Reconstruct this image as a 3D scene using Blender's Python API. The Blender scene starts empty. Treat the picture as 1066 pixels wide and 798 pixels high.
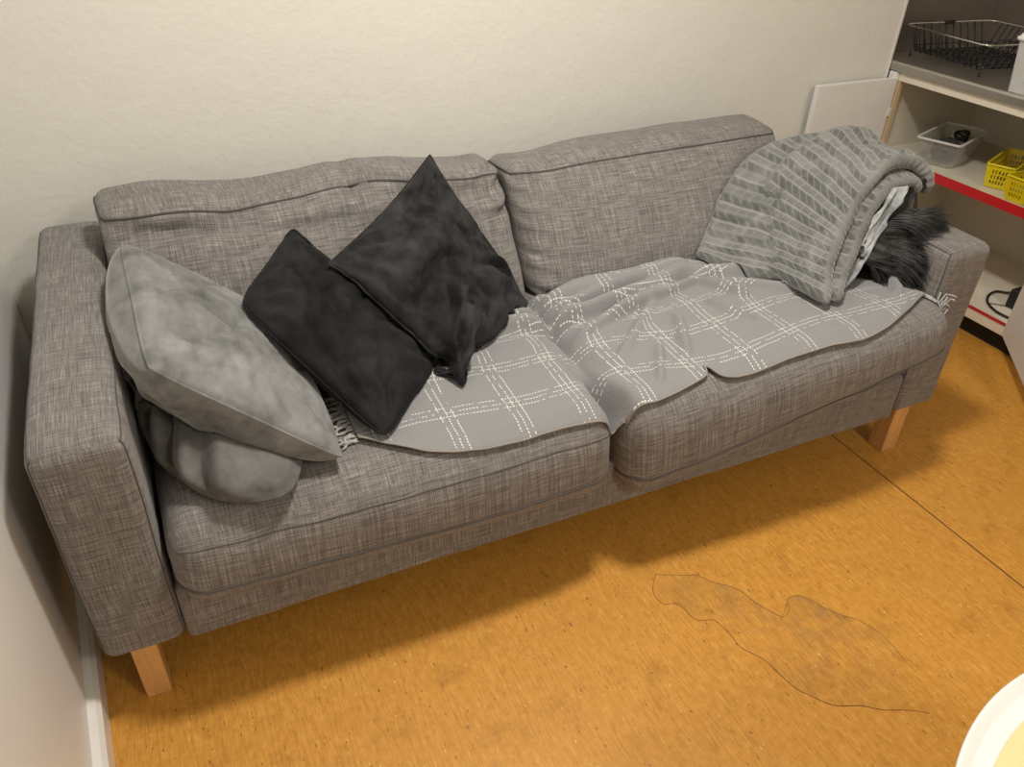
import bpy, bmesh, math, random
import numpy as np
from mathutils import Vector, Matrix, noise
from mathutils.bvhtree import BVHTree

random.seed(7)
SC = bpy.context.scene
COL = SC.collection
PI = math.pi

# ------------------------------------------------------------------ helpers
def V(*a):
    return Vector(a[0] if len(a) == 1 else a)

def world_loc(o):
    p = Vector((0, 0, 0))
    while o is not None:
        p += o.location
        o = o.parent
    return p

def tag(o, label=None, cat=None, group=None, kind=None):
    if label: o['label'] = label
    if cat: o['category'] = cat
    if group: o['group'] = group
    if kind: o['kind'] = kind
    return o

def empty(name, loc, label=None, cat=None, group=None):
    o = bpy.data.objects.new(name, None)
    o.empty_display_size = 0.05
    o.location = loc
    COL.objects.link(o)
    return tag(o, label, cat, group)

class MB:
    """collects world-space geometry that becomes ONE mesh object"""
    def __init__(self):
        self.v = []; self.f = []; self.uv = []; self.mi = []; self.cur = 0
    def add(self, verts, faces, uvs=None):
        b = len(self.v)
        self.v.extend(Vector(p) for p in verts)
        for i, f in enumerate(faces):
            self.f.append([b + k for k in f])
            self.uv.append(uvs[i] if uvs else None)
            self.mi.append(self.cur)
        return self
    def box(self, lo, hi):
        x0, y0, z0 = lo; x1, y1, z1 = hi
        vs = [(x0,y0,z0),(x1,y0,z0),(x1,y1,z0),(x0,y1,z0),(x0,y0,z1),(x1,y0,z1),(x1,y1,z1),(x0,y1,z1)]
        fs = [(0,3,2,1),(4,5,6,7),(0,1,5,4),(1,2,6,5),(2,3,7,6),(3,0,4,7)]
        return self.add(vs, fs)
    def prism(self, pts, z0, z1):
        n = len(pts)
        vs = [(p[0], p[1], z0) for p in pts] + [(p[0], p[1], z1) for p in pts]
        fs = [tuple(range(n - 1, -1, -1)), tuple(range(n, 2 * n))]
        fs += [(i, (i + 1) % n, n + (i + 1) % n, n + i) for i in range(n)]
        return self.add(vs, fs)
    def tube(self, pts, r, seg=8, closed=False, cap=True, taper=None):
        pts = [Vector(p) for p in pts]
        n = len(pts)
        if n < 2: return self
        tang = []
        for i in range(n):
            a = pts[(i - 1) % n] if (closed or i > 0) else pts[i]
            b = pts[(i + 1) % n] if (closed or i < n - 1) else pts[i]
            t = b - a
            tang.append(t.normalized() if t.length > 1e-9 else Vector((0, 0, 1)))
        up = Vector((0, 0, 1)) if abs(tang[0].z) < .9 else Vector((1, 0, 0))
        nrm = (up - tang[0] * up.dot(tang[0])).normalized()
        vs = []; 
        for i in range(n):
            nrm = (nrm - tang[i] * nrm.dot(tang[i]))
            nrm = nrm.normalized() if nrm.length > 1e-9 else tang[i].orthogonal().normalized()
            bn = tang[i].cross(nrm)
            rr = (r[i] if isinstance(r, (list, tuple)) else r)
            for k in range(seg):
                a = 2 * PI * k / seg
                vs.append(pts[i] + nrm * (math.cos(a) * rr) + bn * (math.sin(a) * rr))
        fs = []
        for i in range(n if closed else n - 1):
            j = (i + 1) % n
            for k in range(seg):
                l = (k + 1) % seg
                fs.append((i * seg + k, i * seg + l, j * seg + l, j * seg + k))
        if cap and not closed:
            fs.append(tuple(range(seg - 1, -1, -1)))
            fs.append(tuple((n - 1) * seg + k for k in range(seg)))
        return self.add(vs, fs)
    def lathe(self, prof, c, seg=64):
        """prof: list of (radius, z) ; closed surface if ends have r=0"""
        vs = []; fs = []; ids = []
        for (r, z) in prof:
            if r < 1e-6:
                ids.append([len(vs)]); vs.append((c[0], c[1], z))
            else:
                ids.append(list(range(len(vs), len(vs) + seg)))
                vs += [(c[0] + r * math.cos(2*PI*k/seg), c[1] + r * math.sin(2*PI*k/seg), z) for k in range(seg)]
        for a, b in zip(ids, ids[1:]):
            for k in range(seg):
                l = (k + 1) % seg
                if len(a) == 1 and len(b) == 1: continue
                if len(a) == 1: fs.append((a[0], b[l], b[k]))
                elif len(b) == 1: fs.append((a[k], a[l], b[0]))
                else: fs.append((a[k], a[l], b[l], b[k]))
        return self.add(vs, fs)
    def grid(self, P, uvs=None, closed_u=False):
        """P[i][j] points"""
        ni = len(P); nj = len(P[0])
        vs = [p for row in P for p in row]
        fs = []; fu = []
        for i in range(ni - (0 if closed_u else 1)):
            i2 = (i + 1) % ni
            for j in range(nj - 1):
                fs.append((i*nj+j, i2*nj+j, i2*nj+j+1, i*nj+j+1))
                if uvs: fu.append([uvs[i][j], uvs[i2][j], uvs[i2][j+1], uvs[i][j+1]])
        return self.add(vs, fs, fu if uvs else None)
    def build(self, name, mat, parent=None, smooth=True, bevel=0, bseg=3, merge=False, loc=None, angle=40):
        me = bpy.data.meshes.new(name)
        if parent is not None:
            L = world_loc(parent)
        elif loc is not None:
            L = Vector(loc)
        else:
            xs = [p.x for p in self.v]; ys = [p.y for p in self.v]; zs = [p.z for p in self.v]
            L = Vector(((min(xs)+max(xs))/2, (min(ys)+max(ys))/2, min(zs)))
        me.from_pydata([p - L for p in self.v], [], self.f)
        if any(u is not None for u in self.uv):
            lay = me.uv_layers.new(name='UVMap')
            k = 0
            for f, u in zip(self.f, self.uv):
                for q in range(len(f)):
                    lay.data[k].uv = u[q] if u else (0, 0)
                    k += 1
        mats = mat if isinstance(mat, (list, tuple)) else [mat]
        for m in mats: me.materials.append(m)
        if len(mats) > 1:
            me.polygons.foreach_set('material_index', self.mi)
        if merge:
            bm = bmesh.new(); bm.from_mesh(me)
            bmesh.ops.remove_doubles(bm, verts=bm.verts, dist=1e-5)
            bmesh.ops.recalc_face_normals(bm, faces=bm.faces)
            bm.to_mesh(me); bm.free()
        me.polygons.foreach_set('use_smooth', [bool(smooth)] * len(me.polygons))
        me.update()
        o = bpy.data.objects.new(name, me)
        if parent is not None: o.parent = parent
        else: o.location = L
        COL.objects.link(o)
        if bevel:
            m = o.modifiers.new('bevel', 'BEVEL'); m.width = bevel; m.segments = bseg
            m.limit_method = 'ANGLE'; m.angle_limit = math.radians(35)
            m.harden_normals = False
        if smooth == 'auto':
            try: me.set_sharp_from_angle(angle=math.radians(angle))
            except Exception: pass
        return o

def bvh_of(*objs):
    vs = []; fs = []
    for o in objs:
        L = world_loc(o); b = len(vs)
        vs += [v.co + L for v in o.data.vertices]
        fs += [[b + i for i in p.vertices] for p in o.data.polygons]
    return BVHTree.FromPolygons(vs, fs)

def push_out(o, bvhs, eps=0.002, maxd=0.12, rounds=3, relax=6):
    """contact: parts of o that sink into another solid are pushed back to its surface, the dent spread softly"""
    L = np.array(world_loc(o)); me = o.data; n = len(me.vertices)
    co = np.empty(n * 3); me.vertices.foreach_get('co', co); co = co.reshape(-1, 3) + L
    ed = np.empty(len(me.edges) * 2, dtype=np.int64); me.edges.foreach_get('vertices', ed); ed = ed.reshape(-1, 2)
    deg = np.bincount(ed.ravel(), minlength=n).astype(float); deg[deg == 0] = 1
    def project():
        d = np.zeros((n, 3))
        for i in range(n):
            p = Vector(co[i]); p0 = p.copy()
            for b in bvhs:
                loc, nor, idx, dist = b.find_nearest(p, maxd)
                if loc is not None and (p - loc).dot(nor) < eps:
                    p = loc + nor * eps
            d[i] = p - p0
        return d
    for r in range(rounds):
        d = project()
        if r < rounds - 1:
            hit = np.abs(d).sum(1) > 1e-9
            sm = d.copy()
            for _ in range(relax * 3):
                acc = np.zeros((n, 3))
                np.add.at(acc, ed[:, 0], sm[ed[:, 1]]); np.add.at(acc, ed[:, 1], sm[ed[:, 0]])
                sm = .5 * sm + .5 * acc / deg[:, None]
                sm[hit] = .5 * sm[hit] + .5 * d[hit]
            d = sm
        co += d
    me.vertices.foreach_set('co', (co - L).ravel())
    me.update()

def fbm(p, s, octs=3):
    t = 0; a = 1; q = Vector(p) * s
    for _ in range(octs):
        t += a * noise.noise(q); q = q * 2.03 + Vector((3.1, 1.7, 9.2)); a *= .5
    return t

def smooth(a, b, x):
    t = max(0, min(1, (x - a) / (b - a)))
    return t * t * (3 - 2 * t)

def crom(pts, n):
    """Catmull-Rom through pts -> n samples"""
    P = [Vector(p) for p in pts]
    P = [P[0] * 2 - P[1]] + P + [P[-1] * 2 - P[-2]]
    m = len(P) - 3
    out = []
    for i in range(n):
        t = i / (n - 1) * m
        k = min(int(t), m - 1); t -= k
        a, b, c, d = P[k:k + 4]
        out.append(0.5 * ((2*b) + (c - a)*t + (2*a - 5*b + 4*c - d)*t*t + (3*b - a - 3*c + d)*t**3))
    return out

# ------------------------------------------------------------------ materials
class NT:
    def __init__(self, name):
        self.m = bpy.data.materials.new(name); self.m.use_nodes = True
        self.t = self.m.node_tree; self.t.nodes.clear()
        self.out = self.n('ShaderNodeOutputMaterial')
    def n(self, typ, **kw):
        x = self.t.nodes.new(typ)
        for k, v in kw.items(): setattr(x, k, v)
        return x
    def l(self, a, b): self.t.links.new(a, b)
    def val(self, sock, v):
        if hasattr(v, 'is_output') or isinstance(v, bpy.types.NodeSocket): self.l(v, sock)
        else: sock.default_value = v
    def math(self, op, a, b=None, c=None, clamp=False):
        x = self.n('ShaderNodeMath', operation=op, use_clamp=clamp)
        self.val(x.inputs[0], a)
        if b is not None: self.val(x.inputs[1], b)
        if c is not None: self.val(x.inputs[2], c)
        return x.outputs[0]
    def coord(self, kind='Object'):
        return self.n('ShaderNodeTexCoord').outputs[kind]
    def mapping(self, vec, scale=(1,1,1), rot=(0,0,0), loc=(0,0,0)):
        x = self.n('ShaderNodeMapping'); self.l(vec, x.inputs[0])
        x.inputs['Scale'].default_value = scale; x.inputs['Rotation'].default_value = rot
        x.inputs['Location'].default_value = loc
        return x.outputs[0]
    def noise(self, vec, scale=5, detail=2, rough=.5, dist=0):
        x = self.n('ShaderNodeTexNoise'); self.l(vec, x.inputs['Vector'])
        x.inputs['Scale'].default_value = scale; x.inputs['Detail'].default_value = detail
        x.inputs['Roughness'].default_value = rough; x.inputs['Distortion'].default_value = dist
        return x.outputs[0]
    def ramp(self, fac, stops, interp='LINEAR'):
        x = self.n('ShaderNodeValToRGB'); self.l(fac, x.inputs[0])
        cr = x.color_ramp; cr.interpolation = interp
        while len(cr.elements) < len(stops): cr.elements.new(0.5)
        for e, (p, c) in zip(cr.elements, stops):
            e.position = p
            e.color = (*c, 1) if isinstance(c, (tuple, list)) else (c, c, c, 1)
        return x.outputs[0]
    def mix(self, fac, a, b, blend='MIX'):
        x = self.n('ShaderNodeMix', data_type='RGBA', blend_type=blend)
        self.val(x.inputs[0], fac)
        self.val(x.inputs[6], (*a, 1) if isinstance(a, tuple) else a)
        self.val(x.inputs[7], (*b, 1) if isinstance(b, tuple) else b)
        return x.outputs[2]
    def bump(self, h, strength=.3, dist=.002, normal=None):
        x = self.n('ShaderNodeBump'); self.l(h, x.inputs['Height'])
        x.inputs['Strength'].default_value = strength; x.inputs['Distance'].default_value = dist
        if normal is not None: self.l(normal, x.inputs['Normal'])
        return x.outputs[0]
    def bsdf(self, color=(.5,.5,.5), rough=.5, metal=0, normal=None, **kw):
        x = self.n('ShaderNodeBsdfPrincipled')
        self.val(x.inputs['Base Color'], (*color, 1) if isinstance(color, tuple) else color)
        self.val(x.inputs['Roughness'], rough); self.val(x.inputs['Metallic'], metal)
        if normal is not None: self.l(normal, x.inputs['Normal'])
        for k, v in kw.items():
            self.val(x.inputs[k.replace('_', ' ')], v)
        self.l(x.outputs[0], self.out.inputs[0])
        return x

def simple(name, color, rough=.5, metal=0, **kw):
    n = NT(name)
    c = n.coord()
    f = n.noise(c, 14, 3, .6)
    a = tuple(x * .94 for x in color); b = tuple(min(1, x * 1.05) for x in color)
    n.bsdf(n.mix(f, a, b), rough, metal, **kw)
    return n.m

def sofa_fabric():
    n = NT('grey_slub_weave')
    uv = n.coord('UV')
    t1 = n.noise(n.mapping(uv, (760, 22, 1)), 1, 1.5, .6)
    t2 = n.noise(n.mapping(uv, (22, 760, 1), loc=(7, 3, 0)), 1, 1.5, .6)
    s1 = n.noise(n.mapping(uv, (330, 8, 1), loc=(1, 2, 0)), 1, 1, .5)
    s2 = n.noise(n.mapping(uv, (8, 330, 1), loc=(4, 8, 0)), 1, 1, .5)
    k1 = n.ramp(t1, [(.36, 0.0), (.64, 1.0)])
    k2 = n.ramp(t2, [(.36, 0.0), (.64, 1.0)])
    a = n.math('MULTIPLY_ADD', k1, .5, n.math('MULTIPLY', k2, .5))
    b = n.math('ADD', n.ramp(s1, [(.34, 0.0), (.66, 1.0)]), n.ramp(s2, [(.34, 0.0), (.66, 1.0)]))
    b = n.math('MULTIPLY', b, .5)
    f = n.math('ADD', n.math('MULTIPLY', a, .6), n.math('MULTIPLY', b, .4))
    patch = n.noise(n.mapping(uv, (6, 6, 1)), 1, 3, .6)
    f = n.math('ADD', f, n.math('MULTIPLY', n.math('SUBTRACT', patch, .5), .12))
    col = n.ramp(f, [(.12, (.080, .072, .068)), (.42, (.150, .138, .131)), (.62, (.215, .201, .192)), (.90, (.36, .345, .335))])
    n.bsdf(col, .92, 0, n.bump(a, .5, .0012), Sheen_Weight=.15, Sheen_Roughness=.5, Specular_IOR_Level=.2)
    return n.m

def velvet(name, dark, light, sheen=.5, lo=.36, hi=.66, marks=False):
    n = NT(name)
    c = n.coord()
    w = n.noise(c, 6, 2, .5)
    big = n.noise(c, 8, 4, .62, .35)
    mid = n.noise(n.mapping(c, (1, .45, 1), loc=(5, 5, 5), rot=(.3, .2, .8)), 34, 3, .6, .3)
    f = n.math('ADD', n.math('MULTIPLY', big, .72), n.math('MULTIPLY', mid, .28))
    col = n.ramp(f, [(lo, dark), ((lo + hi) / 2, tuple((a + b) / 2 for a, b in zip(dark, light))), (hi, light)])
    if marks:
        col = n.mix(n.n('ShaderNodeAttribute', attribute_name='nap').outputs['Fac'], col, (.002, .002, .0022))
    fine = n.noise(c, 420, 2, .6)
    h = n.math('ADD', n.math('MULTIPLY', big, 1.0), n.math('MULTIPLY', fine, .10))
    n.bsdf(col, .78, 0, n.bump(h, .35, .006), Sheen_Weight=sheen, Sheen_Roughness=.35,
           Sheen_Tint=(*tuple(min(1, x * 3 + .1) for x in light), 1), Specular_IOR_Level=.15)
    return n.m

def throw_fabric():
    n = NT('grey_throw_with_white_stitched_plaid')
    uv = n.coord('UV')
    wob = n.noise(n.mapping(uv, (30, 30, 1)), 1, 2, .5)
    sx = n.n('ShaderNodeSeparateXYZ'); n.l(uv, sx.inputs[0])
    wv = n.math('MULTIPLY', n.math('SUBTRACT', wob, .5), .004)
    def lines(a, b, period, off):
        a = n.math('ADD', a, wv)
        p = n.math('MULTIPLY', n.math('FRACT', n.math('ADD', n.math('DIVIDE', a, period), off)), period)   # metres into the repeat
        # four rows 11 mm apart
        inside = n.math('LESS_THAN', p, .040)
        q = n.math('FRACT', n.math('DIVIDE', p, .0133))
        d = n.math('ABSOLUTE', n.math('SUBTRACT', q, .5))
        line = n.math('LESS_THAN', d, .085)
        rowid = n.math('FLOOR', n.math('DIVIDE', p, .0133))
        dash = n.math('FRACT', n.math('ADD', n.math('DIVIDE', b, .0068), n.math('MULTIPLY', rowid, .43)))
        dd = n.math('LESS_THAN', dash, .62)
        brk = n.math('GREATER_THAN', n.noise(n.mapping(uv, (60, 60, 1)), 1, 1, .5), .42)
        return n.math('MULTIPLY', n.math('MULTIPLY', inside, line), n.math('MULTIPLY', dd, brk))
    l1 = lines(sx.outputs[0], sx.outputs[1], .135, .13)
    l2 = lines(sx.outputs[1], sx.outputs[0], .118, .55)
    st = n.math('MAXIMUM', l1, l2)
    weave = n.noise(n.mapping(uv, (500, 500, 1)), 1, 1, .5)
    base = n.ramp(weave, [(.3, (.19, .19, .193)), (.7, (.26, .26, .264))])
    col = n.mix(st, base, (.70, .69, .66))
    n.bsdf(col, .95, 0, n.bump(n.math('ADD', st, n.math('MULTIPLY', weave, .25)), .6, .0016), Sheen_Weight=.2, Specular_IOR_Level=.15)
    return n.m

def quilt_fabric():
    n = NT('silver_grey_embossed_fleece')
    c = n.coord()
    at = n.n('ShaderNodeAttribute', attribute_name='groove')
    f = n.noise(c, 13, 3, .6, .6)
    fine = n.noise(c, 330, 2, .6)
    cell = n.ramp(f, [(.3, (.072, .075, .071)), (.5, (.112, .115, .110)), (.75, (.21, .212, .206))])
    col = n.mix(n.math('MULTIPLY', at.outputs['Fac'], .7), cell, (.37, .37, .36))
    n.bsdf(col, .85, 0, n.bump(n.math('ADD', fine, f), .3, .003), Sheen_Weight=.65, Sheen_Roughness=.4,
           Sheen_Tint=(.8, .8, .78, 1), Specular_IOR_Level=.15)
    return n.m

def floor_mat(name, stain=False):
    n = NT(name)
    g = n.n('ShaderNodeNewGeometry').outputs['Position']
    # fine directional grain of the linoleum
    gr = n.noise(n.mapping(g, (200, 20, 1), rot=(0, 0, math.radians(4))), 1, 3, .65)
    gr2 = n.noise(n.mapping(g, (60, 60, 1)), 1, 3, .7)
    big = n.noise(n.mapping(g, (1.6, 1.6, 1)), 1, 3, .55)
    f = n.math('ADD', n.math('MULTIPLY', gr, .62), n.math('MULTIPLY', gr2, .38))
    col = n.ramp(f, [(.3, (.40, .170, .022)), (.5, (.555, .262, .040)), (.7, (.69, .365, .078))])
    col = n.mix(n.math('MULTIPLY', n.ramp(big, [(.35, 0.), (.7, 1.)]), .28), col, (.48, .225, .040))
    bl = n.ramp(n.noise(n.mapping(g, (11, 11, 1), loc=(2, 5, 0)), 1, 5, .7), [(.54, 0.), (.72, 1.)])
    col = n.mix(n.math('MULTIPLY', bl, .38), col, (.22, .095, .018))
    # dark flecks, light flecks
    fl = n.ramp(n.noise(n.mapping(g, (170, 55, 1), rot=(0, 0, .2)), 1, 1.5, .5), [(.69, 0.), (.73, 1.)])
    fk = n.ramp(n.noise(n.mapping(g, (180, 75, 1), rot=(0, 0, -.1), loc=(4, 1, 0)), 1, 1.5, .5), [(.70, 0.), (.75, 1.)])
    col = n.mix(n.math('MULTIPLY', fl, .75), col, (.10, .045, .015))
    col = n.mix(n.math('MULTIPLY', fk, .6), col, (.80, .55, .26))
    sc = n.n('ShaderNodeTexVoronoi'); n.l(n.mapping(g, (7.5, 7.5, 1)), sc.inputs['Vector']); sc.inputs['Scale'].default_value = 1
    scr = n.ramp(sc.outputs['Distance'], [(.0, 1.), (.05, 0.)])
    col = n.mix(n.math('MULTIPLY', scr, .55), col, (.09, .045, .02))
    if stain:
        at = n.n('ShaderNodeAttribute', attribute_name='grime')
        gn = n.ramp(n.noise(n.mapping(g, (14, 14, 1)), 1, 4, .65, .8), [(.36, 0.), (.66, 1.)])
        k = n.math('MULTIPLY', n.math('MULTIPLY', gn, .55), at.outputs['Fac'])
        col = n.mix(k, col, (.17, .105, .055))
    rough = n.ramp(gr2, [(.3, .42), (.7, .6)])
    n.bsdf(col, rough, 0, n.bump(f, .12, .001), Specular_IOR_Level=.35)
    return n.m

def wall_mat(name, color, bump=.25, rough=.6):
    n = NT(name)
    g = n.n('ShaderNodeNewGeometry').outputs['Position']
    a = n.noise(g, 9, 4, .6)
    b = n.noise(g, 60, 3, .6)
    big = n.noise(g, 2.2, 2, .5)
    c = n.mix(big, tuple(x * .97 for x in color), color)
    n.bsdf(c, rough, 0, n.bump(n.math('ADD', a, n.math('MULTIPLY', b, .35)), bump, .012), Specular_IOR_Level=.3)
    return n.m

def steel(name, col=(.42, .40, .38), rough=.32, scale=(3, 180, 180)):
    n = NT(name)
    g = n.n('ShaderNodeNewGeometry').outputs['Position']
    a = n.noise(n.mapping(g, scale), 1, 2, .6)
    b = n.noise(g, 5, 3, .6)
    r = n.math('ADD', n.math('MULTIPLY', a, .12), n.math('ADD', n.math('MULTIPLY', b, .15), rough - .1))
    n.bsdf(n.mix(b, tuple(x * .85 for x in col), col), r, 1, n.bump(a, .05, .001))
    return n.m

def wood_mat():
    n = NT('varnished_pale_wood')
    c = n.coord()
    r = n.noise(n.mapping(c, (60, 60, 5)), 1, 3, .6, .6)
    col = n.ramp(r, [(.3, (.50, .26, .085)), (.7, (.66, .39, .155))])
    n.bsdf(col, .38, 0)
    return n.m

def clear_plastic(name, tint=(.96, .96, .94), a=.90, rough=.12):
    n = NT(name)
    tr = n.n('ShaderNodeBsdfTransparent'); tr.inputs[0].default_value = (*tint, 1)
    p = n.n('ShaderNodeBsdfPrincipled')
    p.inputs['Base Color'].default_value = (.75, .75, .73, 1); p.inputs['Roughness'].default_value = rough
    fr = n.n('ShaderNodeLayerWeight'); fr.inputs[0].default_value = .35
    f = n.math('ADD', n.math('MULTIPLY', fr.outputs['Facing'], .5), 1 - a, clamp=True)
    mx = n.n('ShaderNodeMixShader'); n.l(f, mx.inputs[0]); n.l(tr.outputs[0], mx.inputs[1]); n.l(p.outputs[0], mx.inputs[2])
    n.l(mx.outputs[0], n.out.inputs[0])
    return n.m

M = dict(
    fabric=sofa_fabric(),
    piping=simple('crease_shade_piping', (.075, .068, .064), .9),  # real piping, coloured darker than the fabric to paint in the seam's crease shade
    wood=wood_mat(),
    wall=wall_mat('cream_roughcast_paint', (.715, .705, .65)),
    wall_side=wall_mat('white_gloss_wall_paint', (.74, .73, .70), .05, .32),
    ceil=simple('white_ceiling_paint', (.8, .79, .76), .8),
    floor=floor_mat('orange_linoleum'),
    stain=floor_mat('orange_linoleum_stained', True),
    seam=simple('dark_seam', (.12, .055, .02), .8),
    trim=simple('white_gloss_trim', (.74, .72, .68), .3),
    velvet_grey=velvet('mid_grey_velvet', (.070, .072, .071), (.27, .274, .272), .6, .34, .68),
    velvet_under=velvet('deep_grey_velvet', (.072, .070, .066), (.17, .168, .16), .35),
    velvet_black=velvet('charcoal_velvet', (.005, .005, .0055), (.020, .020, .0215), .22, .40, .64),
    velvet_black2=velvet('charcoal_velvet_worn', (.006, .006, .0065), (.036, .036, .038), .28, .40, .62, True),
    throw=throw_fabric(),
    fringe=simple('grey_fringe_yarn', (.36, .35, .34), .95),
    quilt=quilt_fabric(),
    satin=velvet('silver_plush_lining', (.20, .215, .22), (.60, .62, .63), .6),
    fur=None,
    steel=steel('brushed_steel_worktop', (.52, .50, .47), .42),
    steel_wall=steel('dull_steel_splashback', (.36, .325, .29), .42, (180, 180, 3)),
    cream=simple('cream_cupboard_paint', (.66, .61, .50), .5),
    white=simple('white_door_laminate', (.74, .73, .71), .42),
    edge=simple('cream_edge_strip', (.78, .72, .60), .4),
    tan=simple('bare_timber_edge', (.56, .42, .26), .6),
    red=simple('red_edge_strip', (.55, .018, .022), .35),
    chrome=steel('chrome_wire', (.80, .79, .77), .16),
    black_wire=simple('black_coated_wire', (.012, .012, .013), .4),
    black=simple('black_rubber', (.012, .012, .013), .5),
    clear=clear_plastic('clear_plastic'),
    frost=clear_plastic('frosted_plastic', (.85, .86, .85), .40, .35),
    lid=simple('white_translucent_lid', (.80, .80, .78), .3),
    yellow=simple('yellow_plastic', (.72, .57, .010), .38),
    card=simple('cream_card', (.62, .56, .40), .8),
    bag=simple('dark_cloth', (.035, .036, .04), .85),
    table_white=simple('white_lacquer_rim', (.76, .77, .75), .25),
    table_top=simple('pale_beige_table_top', (.80, .60, .31), .4),
    throw_hem=simple('beige_grey_hem', (.27, .25, .225), .95),
    stain_rim=simple('dried_stain_rim', (.26, .13, .04), .8),
    dark=simple('painted_gap_shade', (.02, .017, .014), .9),  # shade of the gap under the cupboard, put into the colour
)
def fur_mat():
    n = NT('long_charcoal_fur')
    c = n.coord()
    f = n.noise(c, 40, 2, .6)
    n.bsdf(n.ramp(f, [(.3, (.012, .012, .012)), (.7, (.050, .049, .048))]), .55, 0, Specular_IOR_Level=.4)
    return n.m
M['fur'] = fur_mat()

# ------------------------------------------------------------------ soft box used for upholstery
def axis_samples(h, r, step):
    k = 5
    edge = [h - r + r * math.tan(PI / 4 * i / k) for i in range(1, k + 1)]
    n = max(2, int(2 * (h - r) / step))
    mid = [-(h - r) + 2 * (h - r) * i / n for i in range(n + 1)]
    return [-e for e in reversed(edge)] + mid + edge

def soft_box(dims, r, step, fn):
    """rounded box of rest size dims; fn maps rest point -> world. Returns MB, and point fn for seams"""
    h = Vector(dims) / 2
    def P(q):
        q = Vector(q)
        c = Vector([max(-(h[i] - r), min(h[i] - r, q[i])) for i in range(3)])
        d = q - c
        if d.length > 1e-9: d = d.normalized() * r
        return c + d
    A = [axis_samples(h[i], r, step) for i in range(3)]
    mb = MB()
    for ax in range(3):
        a, b = [(1, 2), (2, 0), (0, 1)][ax]
        for s in (-1, 1):
            G = []; U = []
            for x in A[a]:
                row = []; ur = []
                for y in A[b]:
                    q = [0, 0, 0]; q[ax] = s * h[ax]; q[a] = x; q[b] = y
                    row.append(fn(P(q)))
                    w = [q[0], q[1], q[2]]
                    if ax == 0: ur.append((q[1] + .37, q[2] + s * .21))
                    elif ax == 1: ur.append((q[0], q[2] + s * .33))
                    else: ur.append((q[0], q[1] + 1.3 + s * .1))
                G.append(row); U.append(ur)
            if s < 0: G = G[::-1]; U = U[::-1]
            mb.grid(G, U)
    return mb, (lambda q: fn(P(q))), h

def ffd(dims, C, bulge=None, wr=0.0, seed=0, extra=None):
    """C[(i,j,k)] corner world points, i:left/right j:front/back k:bottom/top"""
    C = {k: Vector(v) for k, v in C.items()}
    h = Vector(dims) / 2
    ctr = sum(C.values(), Vector()) / 8
    nrm = {}
    for ax in range(3):
        for s in (0, 1):
            fc = sum((v for k, v in C.items() if k[ax] == s), Vector()) / 4
            nrm[(ax, s)] = (fc - ctr).normalized()
    b = bulge or {}
    def fn(p):
        t = [(p[i] / h[i] + 1) / 2 for i in range(3)]
        o = Vector()
        for (i, j, k), v in C.items():
            o += v * ((t[0] if i else 1 - t[0]) * (t[1] if j else 1 - t[1]) * (t[2] if k else 1 - t[2]))
        for (ax, s), amt in b.items():
            u, w = [t[q] for q in range(3) if q != ax]
            u = min(1, max(0, u)); w = min(1, max(0, w))
            f = (4 * u * (1 - u)) ** .6 * (4 * w * (1 - w)) ** .6
            side = t[ax] if s else 1 - t[ax]
            o += nrm[(ax, s)] * (amt * f * max(0, side))
        if wr:
            q = Vector((p.x, p.y, p.z)) + Vector((seed * 3.3, seed * 1.7, 0))
            n = noise.noise_vector(q * 5) * wr + noise.noise_vector(q * 14) * (wr * .4)
            o += n
        if extra: o = extra(p, t, o)
        return o
    return fn

def seam_loop(S, h, z, step=.025, inset=0):
    pts = []
    x, y = h.x, h.y
    def run(a, b):
        a = Vector(a); b = Vector(b); n = max(2, int((b - a).length / step))
        for i in range(n): pts.append(S(a.lerp(b, i / n)))
    run((-x, -y, z), (x, -y, z)); run((x, -y, z), (x, y, z)); run((x, y, z), (-x, y, z)); run((-x, y, z), (-x, -y, z))
    return pts

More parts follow.
